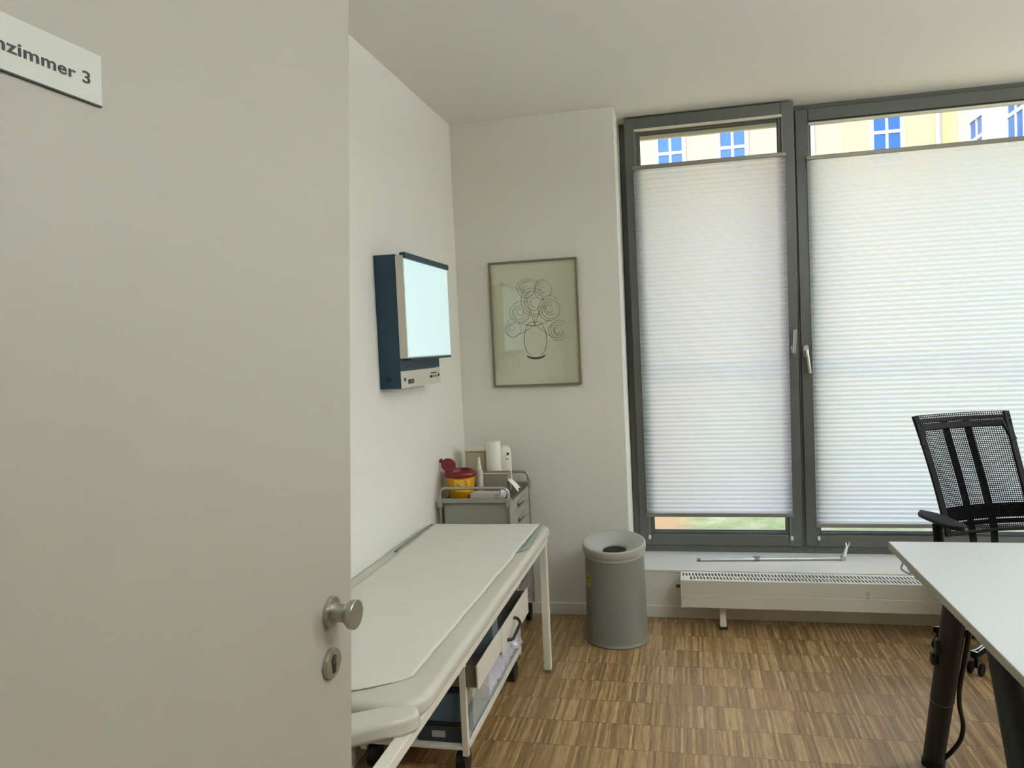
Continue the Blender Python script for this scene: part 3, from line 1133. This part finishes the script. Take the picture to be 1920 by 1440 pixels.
def stroke(mb, pts, w):
    P = [Vector((x, 0, z)) for x, z in pts]
    rows = []
    for i, p in enumerate(P):
        d = (P[min(i + 1, len(P) - 1)] - P[max(i - 1, 0)]).normalized()
        n = Vector((-d.z, 0, d.x)) * w * 1.35 * (.6 + .4 * math.sin(math.pi * i / max(1, len(P) - 1)))
        rows.append([Vector((PX0 + (p + n).x, yb - .0086, PZ0 + (p + n).z)), Vector((PX0 + (p - n).x, yb - .0086, PZ0 + (p - n).z))])
    mb.grid(rows)


def arc(cx, cz, rx, rz, a0, a1, n=28, wob=0., ph=0.):
    return [(cx + rx * (1 + wob * math.sin(3 * R(a) + ph)) * math.cos(R(a)), cz + rz * (1 + wob * math.cos(2 * R(a) + ph)) * math.sin(R(a))) for a in [a0 + (a1 - a0) * i / n for i in range(n + 1)]]


# a plain still life sketch: a vase with loose round blossoms
pl, pd = MB(), MB()
stroke(pl, [(.205, .34), (.185, .29), (.180, .24), (.195, .19), (.222, .165)], .0014)
stroke(pl, [(.285, .34), (.305, .29), (.310, .24), (.296, .19), (.268, .165)], .0014)
stroke(pl, arc(.245, .34, .04, .011, 0, 360), .0011)
stroke(pd, arc(.245, .172, .05, .020, 190, 350), .0045)
for a in range(5):
    stroke(pd, arc(.245, .168 - .002 * a, .044, .012, 205 + 9 * a, 340 - 5 * a), .0012)
rnd = random.Random(3)
for cx, cz, r in ((.245, .46, .072), (.165, .405, .056), (.33, .42, .060), (.205, .535, .05), (.30, .53, .048), (.12, .32, .045), (.37, .30, .05)):
    for k in range(4):
        q = r * (1 - .23 * k)
        stroke(pl, arc(cx + rnd.uniform(-.004, .004), cz + rnd.uniform(-.004, .004), q, q * 1.1, rnd.uniform(0, 90), rnd.uniform(260, 400), wob=.06, ph=k + cx * 30), .0009)
    stroke(pl, [(cx, cz - r), ((cx + .245) / 2, (cz - r + .34) / 2 - .01), (.245, .335)], .0009)
for k in range(9):
    stroke(pl, [(.19 + .010 * k, .575 - .004 * abs(k - 4)), (.197 + .010 * k, .592 - .004 * abs(k - 4))], .0009)
pl.build('pencil_lines', PENC, pap)
pd.build('pencil_shading', PENCD, pap)

# ------------------------------------------------------------------ waste bin
BCX, BCY = -.383, 3.875
wb = thing('waste_bin', 'grey metal waste bin with funnel lid beneath the window corner', 'waste bin', (BCX, BCY, 0))
body = [(0, .012), (.150, .012), (.152, .001), (.159, .001), (.160, .006), (.156, .012), (.1535, .02), (.1475, .443), (0, .443)]
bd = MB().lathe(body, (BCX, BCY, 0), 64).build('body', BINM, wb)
lid = [(.150, .415), (.154, .418), (.155, .426), (.154, .432), (.157, .436), (.159, .445), (.1595, .462), (.158, .470), (.152, .474), (.146, .473),
       (.128, .466), (.100, .452), (.072, .438), (.062, .430), (.060, .424), (.060, .40)]
LT = Matrix.Rotation(R(8), 4, 'X')
lid = [(r_, z_ - .43) for r_, z_ in lid]
MB().lathe(lid, (BCX, BCY, .456), 64, T=LT).build('lid', mat('bin_lid_lit', 'a6a7a1', .36), wb)  # bin's own grey made lighter: daylight on the lid put into the colour
MB().lathe([(0, -.018), (.0605, -.018), (.0605, -.010), (0, -.010)], (BCX, BCY, .456), 40, T=LT).build('opening', BLK, wb)
st = MB()
vs = []
for i in range(24):
    a = R(15 * i)
    th = R(214) + .026 / .15 * math.cos(a) * .72
    z = .322 + .040 * math.sin(a)
    r = .1535 - .006 * (z - .02) / .405 + .0008
    vs.append((BCX + r * math.cos(th), BCY + r * math.sin(th), z))
st.add(vs, [tuple(range(24))])
stk = st.build('sticker', YELL, bd)
sm = MB()
for th0, th1, z0, z1 in ((210.5, 216, .325, .337), (212, 218, .312, .318), (209, 213, .338, .342)):
    r = .1535 - .006 * (z0 - .02) / .405 + .0016
    rows = [[Vector((BCX + r * math.cos(R(t)), BCY + r * math.sin(R(t)), z)) for t in (th0, (th0 + th1) / 2, th1)] for z in (z0, z1)]
    sm.grid(rows)
sm.build('sticker_print', mat('sticker_black', '38340f', .6), stk)

# ------------------------------------------------------------------ radiator
RX0, RX1, RY0, RY1, RZ0, RZ1 = -.064, 1.9, 3.995, 4.150, .125, .266
rad = thing('convector_radiator', 'long low white convector radiator under the window sill', 'radiator', (.9, 4.07, 0))
cs = MB()
cs.box(RX0, RX1, RY0, RY0 + .006, RZ0, RZ1)
cs.box(RX0, RX1, RY1 - .006, RY1, RZ0, RZ1)
cs.box(RX0, RX0 + .004, RY0 + .006, RY1 - .006, RZ0, RZ1 - .001)
cs.box(RX1 - .004, RX1, RY0 + .006, RY1 - .006, RZ0, RZ1 - .001)
cs.box(RX0 + .004, RX1 - .004, RY0 + .006, RY1 - .006, RZ0, RZ0 + .004)
RADM = mat('radiator_white', 'c6c4ba', .35)
cs.build('casing', RADM, rad, bevel=.0025)
MB().box(RX0 + .001, RX1 - .001, RY0 - .0018, RY0 + .002, RZ0 + .001, RZ0 + .066).build('front_panel', RADM, rad, bevel=.0015)
gr = MB()
gz0, gz1 = RZ1 - .002, RZ1 + .0005
for y0, y1 in ((RY0 + .004, RY0 + .022), (RY0 + .070, RY0 + .082), (RY0 + .130, RY1 - .004)):
    gr.box(RX0 + .003, RX1 - .003, y0, y1, gz0, gz1)
gr.box(RX0 + .003, RX0 + .05, RY0 + .022, RY0 + .070, gz0, gz1)
gr.box(RX0 + .003, RX0 + .012, RY0 + .082, RY0 + .130, gz0, gz1)
gr.box(RX1 - .012, RX1 - .003, RY0 + .022, RY1 - .02, gz0, gz1)
for y0, y1, xs in ((RY0 + .022, RY0 + .070, RX0 + .062), (RY0 + .082, RY0 + .130, RX0 + .022)):
    x = xs
    while x < RX1 - .03:
        d = -.004
        gr.add([(x, y0, gz0), (x + .0075, y0, gz0), (x + .0075 + d, y1, gz0), (x + d, y1, gz0), (x, y0, gz1), (x + .0075, y0, gz1), (x + .0075 + d, y1, gz1), (x + d, y1, gz1)],
               [(0, 3, 2, 1), (4, 5, 6, 7), (0, 1, 5, 4), (1, 2, 6, 5), (2, 3, 7, 6), (3, 0, 4, 7)])
        x += .0165
gr.build('grille', WHITE, rad, smooth=False)
MB().box(RX0 + .02, RX1 - .02, RY0 + .03, RY1 - .03, RZ0 + .02, RZ1 - .035).build('heating_core', mat('core_dark', '33332f', .7), rad)
MB().box(.205, .232, RY0 + .03, RY0 + .062, gz1, gz1 + .003).build('badge', mat('badge', 'd8cdb8', .5), rad, bevel=.001)
for x in (.145, 1.55):
    ft = MB().box(x - .016, x + .016, 4.05, 4.075, .01, RZ0).build('foot', WHITE, rad, bevel=.002)
    MB().box(x - .022, x + .022, 4.04, 4.085, 0, .010).build('foot_pad', BLACKP, rad, bevel=.002)
vv = MB().cyl((RX0, RY0 + .05, RZ1 - .045), (RX0 - .018, RY0 + .05, RZ1 - .045), .007, n=14)
vv.cyl((RX0 - .012, RY0 + .05, RZ1 - .045), (RX0 - .022, RY0 + .05, RZ1 - .045), .010, n=6)
vv.build('bleed_valve', mat('valve_brass', '4c463a', .35, metal=.8), rad)
sp = MB()
for z in (.218, .193):
    sp.cyl((.828, RY0 - .0005, z), (.828, RY0 - .0012, z), .009, n=20)
sp.build('smudge', mat('smudge', 'a9a79c', .6), rad)

# ------------------------------------------------------------------ window rod lying on the sill
zr = SILL
rod = thing('window_rod', 'silver window operating rod with hinged end lying on the sill', 'rod', (.42, 4.40, zr))
a0, a1 = Vector((.03, 4.362, zr + .009)), Vector((.792, 4.425, zr + .011))
MB().cyl(a0, a1, .0085, n=20).build('tube', mat('rod_alu', 'c3c5c4', .28, metal=.8), rad if False else rod)
d = (a1 - a0).normalized()
MB().cyl(a0 - d * .004, a0 + d * .014, .0090, n=20).build('end_cap', GREYP, rod)
mid = a0.lerp(a1, .415)
k = MB().cyl(mid - d * .012, mid + d * .012, .0125, n=20)
k.box(mid.x - .02, mid.x + .02, mid.y + .004, mid.y + .008, zr + .02, zr + .024)
k.build('clamp', GREYP, rod)
k = MB().cyl(a1 + Vector((.006, -.014, 0)), a1 + Vector((.006, .012, .004)), .015, n=20)
k.build('hinge', mat('hinge_grey', 'a6a39a', .35, metal=.6), rod, bevel=.003)
q0 = a1 + Vector((.010, .0, .010))
q1 = q0 + Vector((.022, .03, .048))
k = MB().tube([q0, q0.lerp(q1, .6), q1], [.0095, .0085, .0065], n=14)
f0 = q1
k.tube([f0 + Vector((-.004, 0, 0)), f0 + Vector((-.003, .004, .012)), f0 + Vector((-.006, .006, .020))], [.005, .004, .0025], n=8)
k.tube([f0 + Vector((.004, 0, 0)), f0 + Vector((.013, .004, .010)), f0 + Vector((.012, .006, .024))], [.005, .004, .0025], n=8)
k.build('fork_arm', mat('arm_white', 'd2d6d4', .3, metal=.3), rod)

# ------------------------------------------------------------------ desk
DX0, DX1, DY0, DY1, DZ = .688, 1.488, 1.37, 2.972, .74
desk = thing('desk', 'white desk with anthracite splayed legs at the right', 'desk', (1.09, 2.17, 0))
MB().box(DX0 + .0015, DX1, DY0, DY1 - .0015, DZ - .025, DZ).build('tabletop', DESKW, desk, bevel=.0015)
eb = MB().box(DX0, DX0 + .0015, DY0, DY1, DZ - .0245, DZ - .001)
eb.box(DX0, DX1, DY1 - .0015, DY1, DZ - .0245, DZ - .001)
eb.build('edge_band', DESKE, desk)
xl = .79
for y0, y1 in ((2.57, 2.835), (2.27, 1.90)):
    top, bot = Vector((xl, y0, .70)), Vector((xl - .005, y1, .018))
    s = top.lerp(bot, .62)
    lg = MB().cyl(top, s, .0355, .0355, n=28).build('leg', LEGM, desk)
    MB().cyl(s, bot, .0345, .0335, n=28).build('lower_tube', LEGM, lg)
    k = MB()
    dd = (bot - top).normalized()
    k.cyl(s - dd * .002, s + dd * .002, .0362, n=28)
    k.build('collar', mat('collar', '6a6e6c', .4, metal=.4), lg)
    MB().cyl(bot, bot - Vector((0, 0, .018)), .038, n=24).build('foot', BLACKP, lg)
xr_ = 1.40
for y0, y1 in ((2.57, 2.835), (2.27, 1.90)):
    top, bot = Vector((xr_, y0, .70)), Vector((xr_, y1, .018))
    lg = MB().cyl(top, bot, .0405, .038, n=28).build('leg', LEGM, desk)
    MB().cyl(bot, bot - Vector((0, 0, .018)), .038, n=24).build('foot', BLACKP, lg)
k = MB()
k.box(xl - .03, xl + .03, 2.18, 2.60, .695, .715)
k.box(xr_ - .03, xr_ + .03, 2.18, 2.60, .695, .715)
k.box(xl + .03, xr_ - .03, 2.34, 2.42, .66, .715)
k.build('under_frame', LEGM, desk, bevel=.004)
HOOKM = mat('hook_clear', 'c9ccc8', .25)
MB().tube(fillet([(DX0 + .006, 2.80, DZ - .027), (DX0 - .004, 2.80, DZ - .05), (DX0 + .02, 2.78, DZ - .062), (DX0 + .03, 2.74, DZ - .03)], .012), .0035, n=8).build('cable_hook', HOOKM, desk)
MB().tube(fillet([(DX0 + .008, 2.53, DZ - .027), (DX0 + .0, 2.53, DZ - .058), (DX0 + .03, 2.50, DZ - .064), (DX0 + .05, 2.46, DZ - .03)], .015), .0035, n=8).build('cable_hook', HOOKM, desk)
k = MB().box(DX0 + .012, DX0 + .05, 2.55, 2.78, DZ - .045, DZ - .026)
k.build('cable_tray', mat('tray_light', 'b9bab2', .4), desk, bevel=.003)
# switch box and cable on the far leg
tl = Vector((xl, 2.57, .70)).lerp(Vector((xl - .005, 2.835, .018)), .30)
k = MB().box(tl.x - .044, tl.x - .030, tl.y - .015, tl.y + .015, tl.z - .036, tl.z + .015)
k.box(tl.x - .052, tl.x - .036, tl.y + .005, tl.y + .03, tl.z - .075, tl.z - .035)
k.build('leg_clip', BLACKP, desk, bevel=.003)
pth = []
for t, ox in ((0, .035), (.15, .045), (.35, .044), (.55, .040), (.66, .05), (.76, .072), (.86, .07), (.95, .040), (1.0, .015)):
    p = Vector((xl, 2.57, .70)).lerp(Vector((xl - .005, 2.835, .018)), t)
    pth.append((p.x + ox, p.y - .015, max(p.z, .012)))
o = MB().tube(fillet(pth, .05, 4), .0075, n=10).build('power_cable', BLACKP)
tag(o, 'black cable looping down beside the far desk leg', 'cable')

# ------------------------------------------------------------------ office chair
ch = thing('office_chair', 'black office chair with mesh back between desk and window', 'office chair', (1.385, 3.72, 0), rz=R(20))
L_ = dict(local=True)


def bk(u, v):
    """u -1..1 across, v 0..1 up the backrest, in chair coordinates (chair faces -y)"""
    z = .555 + .53 * v
    y = .185 + .19 * v ** 1.15
    hw = .224 + .022 * v ** 2
    y -= .035 * u * u
    return Vector((hw * u, y, z))


def band(mb, uv, w, th=.012, n=16):
    """solid flat bar along a (u,v) path on the back surface; w half width in metres"""
    P = [bk(*q) for q in uv]
    rows = []
    for i, p in enumerate(P):
        d = (P[min(i + 1, len(P) - 1)] - P[max(i - 1, 0)]).normalized()
        n_ = Vector((0, 1, -.3)).normalized()
        s = d.cross(n_).normalized() * w
        n_ = n_ * th / 2
        rows.append([p + s + n_, p - s + n_, p - s - n_, p + s - n_, p + s + n_])
    mb.grid(rows)
    mb.add(rows[0][:4], [(0, 1, 2, 3)])
    mb.add(rows[-1][:4], [(3, 2, 1, 0)])


def lerpn(a, b, n=14):
    return [(a[0] + (b[0] - a[0]) * i / n, a[1] + (b[1] - a[1]) * i / n) for i in range(n + 1)]


bf = MB()
band(bf, lerpn((-.955, 0), (-.955, 1)), .015)
band(bf, lerpn((.955, 0), (.955, 1)), .015)
band(bf, lerpn((-1, .955), (1, .955)), .008)
band(bf, lerpn((-1, .90), (1, .90)), .016)
band(bf, lerpn((-1, .012), (1, .012)), .007)
for s in (-1, 1):
    band(bf, lerpn((.98 * s, .75), (.86 * s, .93), 6), .014)
bf.build('back_frame', CHB, ch, bevel=.003, **L_)
bs = MB()
for u in (-.23, .24):
    pts = []
    for i in range(15):
        p = bk(u * (1.05 - .05 * i / 14), .93 * i / 14)
        pts.append(p + Vector((0, .028, 0)))
    q = bk(u, 0) + Vector((0, .03, 0))
    pts = [Vector((q.x, q.y - .12, .46)), Vector((q.x, q.y - .01, .49))] + pts
    for a in range(len(pts)):
        pass
    rows = []
    for i, p in enumerate(pts):
        rows.append([p + Vector((-.014, -.008, 0)), p + Vector((.014, -.008, 0)), p + Vector((.014, .008, 0)), p + Vector((-.014, .008, 0)), p + Vector((-.014, -.008, 0))])
    bs.grid(rows)
bs.build('back_support', CHB, ch, bevel=.002, **L_)
lm = MB()
for v, w in ((.185, .020), (.118, .0035), (.135, .012), (.075, .010)):
    pts = [bk(-.93 + 1.86 * i / 16, v) + Vector((0, .010, 0)) for i in range(17)]
    rows = [[p + Vector((0, -.003, w)), p + Vector((0, .004, w)), p + Vector((0, .004, -w)), p + Vector((0, -.003, -w)), p + Vector((0, -.003, w))] for p in pts]
    lm.grid(rows)
lm.build('lumbar_belt', CHB, ch, **L_)
# perforated back: threads both ways
ms = MB()
NU, NV = 46, 62
hw_ = .0018
for i in range(NU + 1):
    u = -.95 + 1.9 * i / NU
    rows = []
    for j in range(25):
        p = bk(u, j / 24)
        rows.append([p + Vector((-hw_, 0, 0)), p + Vector((hw_, 0, 0))])
    ms.grid(rows)
for j in range(NV + 1):
    v = j / NV
    rows = []
    for i in range(17):
        p = bk(-.95 + 1.9 * i / 16, v)
        rows.append([p + Vector((0, .0004, -hw_)), p + Vector((0, .0004, hw_))])
    ms.grid(rows)
ms.build('mesh_back', MESHM, ch, solid=.0012, fix=False, **L_)
seat = MB().prism(rrect(-.245, .245, -.26, .20, .08, 8), .43, .49).build('seat', mat('seat_fabric', '17181c', .9, bump=.2, bscale=300), ch, bevel=.025, seg=4, **L_)
for s in (-1, 1):
    ar = MB()
    po = Vector((.365 * s, 0, 0))
    ar.tube(fillet([(.18 * s, -.01, .425), (.365 * s, .0, .425), (.365 * s, .02, .655)], .04), .021, n=14)
    a_ = ar.build('armrest_post', CHB, ch, **L_)
    pd_ = []
    for i in range(11):
        t = i / 10
        y = .13 - .27 * t
        w = .037 * (1 - abs(2 * t - 1) ** 3.5) ** .5 + .006
        pd_.append((w, y, .668 + .014 * (1 - t)))
    top = [[Vector((.365 * s + w * k, y, z + .011 - .004 * abs(k) ** 3)) for k in (-1, -.7, -.3, .3, .7, 1)] for w, y, z in pd_]
    bot = [[Vector((.365 * s + w * k * .92, y, z - .012 + .004 * abs(k) ** 3)) for k in (-1, -.7, -.3, .3, .7, 1)] for w, y, z in pd_]
    pm = MB()
    loop = [t_ + b_[::-1] + [t_[0]] for t_, b_ in zip(top, bot)]
    pm.grid(loop)
    pm.add(loop[0][:-1], [tuple(range(12))])
    pm.add(loop[-1][:-1], [tuple(range(11, -1, -1))])
    pm.build('armrest_pad', mat('arm_pad', '14171a', .6, spec=.3), ch, angle=70, **L_)
BO = Vector((-.021, .0875, 0))      # the base sits under the rear of the seat
MB().cyl(BO + Vector((0, 0, .12)), BO + Vector((0, 0, .30)), .030, n=24).build('gas_lift', CHROME, ch, **L_)
k = MB().cyl(BO + Vector((0, 0, .28)), BO + Vector((0, 0, .41)), .022, n=20)
k.box(-.09, .09, -.10, .14, .39, .43)
k.box(-.09, .09, .10, .22, .41, .47)
k.build('mechanism', CHB, ch, bevel=.004, **L_)
hub = MB().cyl(BO + Vector((0, 0, .075)), BO + Vector((0, 0, .13)), .045, .040, n=24).build('hub', CHB, ch, **L_)
for i in range(5):
    a = R(209 + 72 * i)
    dx, dy = math.cos(a), math.sin(a)
    rows = []
    for t in (0, .3, .6, .9, 1.0):
        r = .03 + .235 * t
        z1 = .122 - .018 * t
        hh = .042 - .014 * t
        w = .024 - .009 * t
        c_ = BO + Vector((dx * r, dy * r, 0))
        n_ = Vector((-dy, dx, 0))
        rows.append([c_ + n_ * w + Vector((0, 0, z1)), c_ - n_ * w + Vector((0, 0, z1)), c_ - n_ * w * .7 + Vector((0, 0, z1 - hh)), c_ + n_ * w * .7 + Vector((0, 0, z1 - hh)), c_ + n_ * w + Vector((0, 0, z1))])
    mb = MB().grid(rows)
    mb.add(rows[-1][:4], [(0, 1, 2, 3)])
    bl = mb.build('base_leg', CHB, ch, bevel=.004, **L_)
    rows2 = [[r_[0] + Vector((0, 0, .002)), r_[1] + Vector((0, 0, .002))] for r_ in rows]
    MB().grid(rows2).build('chrome_cap', CHROME, bl, solid=.003, **L_)
    tip = BO + Vector((dx * .245, dy * .245, 0))
    w_ = MB()
    for sgn in (-1, 1):
        n_ = Vector((-dy, dx, 0)) * .016 * sgn
        w_.cyl(tip + n_ + Vector((0, 0, .027)), tip + n_ * 1.8 + Vector((0, 0, .027)), .027, n=20)
    w_.cyl(tip + Vector((0, 0, .03)), tip + Vector((0, 0, .085)), .008, n=10)
    w_.build('castor', CHB, ch, bevel=.003, **L_)

# ------------------------------------------------------------------ outside: lawn and facades across the courtyard
GZ = -.15
lw = []
rn = random.Random(5)
for i in range(60):
    row = []
    for j in range(60):
        y = 5.3 + 24.4 * (i / 59) ** 2
        x = -14 + 22.9 * j / 59
        row.append(Vector((x, y, GZ + rn.uniform(-.02, .03))))
    lw.append(row)
g = MB().grid(lw).build('lawn', lawn_mat(), None)
g['kind'] = 'stuff'
g['label'] = 'pale lawn with bare sandy patch outside the window'
g['category'] = 'lawn'
struct(MB().box(-60, 60, 4.95, 70, -.6, GZ - .03).build('ground', mat('ground_sand', 'b3a58c', .9, var=.1, vscale=2), None))
PINK = mat('facade_cream', 'b5a798', .9, var=.02)
YEL = mat('facade_yellow', 'd9be90', .9, var=.02)
WHT = mat('facade_white', 'c9c8c2', .9, var=.02)
PLN = mat('plinth_bluegrey', '37506e', .8)
TRIMW = mat('facade_trim', 'c6ccd6', .7)
PANE = mat('far_pane', '2b62a8', .15, spec=.5)


def far_window(parent, cx, zc, w, h, y, x_face=None):
    """window on a facade facing -y (or facing -x when x_face is set)"""
    def bx(mb, a0, a1, d0, d1, z0, z1):
        if x_face is None:
            mb.box(a0, a1, y + d0, y + d1, z0, z1)
        else:
            mb.box(x_face + d0, x_face + d1, a0, a1, z0, z1)
    mb = MB()
    bx(mb, cx - w / 2 - .14, cx - w / 2, -.08, .05, zc - h / 2 - .14, zc + h / 2 + .14)
    bx(mb, cx + w / 2, cx + w / 2 + .14, -.08, .05, zc - h / 2 - .14, zc + h / 2 + .14)
    bx(mb, cx - w / 2, cx + w / 2, -.08, .05, zc + h / 2, zc + h / 2 + .14)
    bx(mb, cx - w / 2, cx + w / 2, -.08, .05, zc - h / 2 - .14, zc - h / 2)
    bx(mb, cx - .045, cx + .045, -.06, .05, zc - h / 2, zc + h / 2)
    zt_ = zc + h * .12
    bx(mb, cx - w / 2, cx - .045, -.06, .05, zt_ - .055, zt_ + .055)
    bx(mb, cx + .045, cx + w / 2, -.06, .05, zt_ - .055, zt_ + .055)
    fr_ = mb.build('window', TRIMW, parent, smooth=False)
    mb = MB()
    bx(mb, cx - w / 2, cx + w / 2, -.03, -.005, zc - h / 2, zc + h / 2)
    mb.build('pane', PANE, fr_, smooth=False)


FY = 30.0
b1 = thing('apartment_building', 'cream apartment building straight across the courtyard behind the left blind', 'building', (-5, FY + 4, GZ))
MB().box(-18, 5.75, FY, FY + 8, GZ, 15).build('wall', PINK, b1, smooth=False)
MB().box(-18, 5.75, FY - .12, FY, GZ, .55).build('plinth', PLN, b1, smooth=False)
b2 = thing('apartment_building', 'yellow apartment building right of the cream one, with downpipe', 'building', (7.4, FY + 4, GZ))
MB().box(5.752, 9.398, FY - .05, FY + 8, GZ, 15).build('wall', YEL, b2, smooth=False)
MB().box(5.752, 9.27, FY - .17, FY - .05, GZ, .55).build('plinth', PLN, b2, smooth=False)
MB().cyl((8.8, FY - .2, GZ), (8.8, FY - .2, 15), .10, n=14).build('downpipe', mat('zinc_pipe', 'b9c3cf', .4, metal=.5), b2)
for zc in (8.23, 11.4):
    for cx in (-6.2, -3.2, -.29, 1.95, 4.22):
        far_window(b1, cx, zc, .86, 1.65, FY)
    far_window(b2, 7.18, zc, .86, 1.65, FY - .05)
b3 = thing('apartment_building', 'white side wing receding at the far right of the courtyard', 'building', (13, 22, GZ))
MB().box(9.4, 20, 12, FY + 8, GZ, 15).build('wall', WHT, b3, smooth=False)
MB().box(9.28, 9.4, 12, FY - .25, GZ, .55).build('plinth', PLN, b3, smooth=False)
for zc in (7.3, 10.6):
    for cy in (27.9, 24.9, 21.5, 18.0):
        far_window(b3, cy, zc, 1.1, 1.6, 0, x_face=9.4)
MB().cyl((9.25, 23.3, GZ), (9.25, 23.3, 15), .09, n=14).build('downpipe', mat('zinc_pipe2', 'b9c3cf', .4, metal=.5), b3)
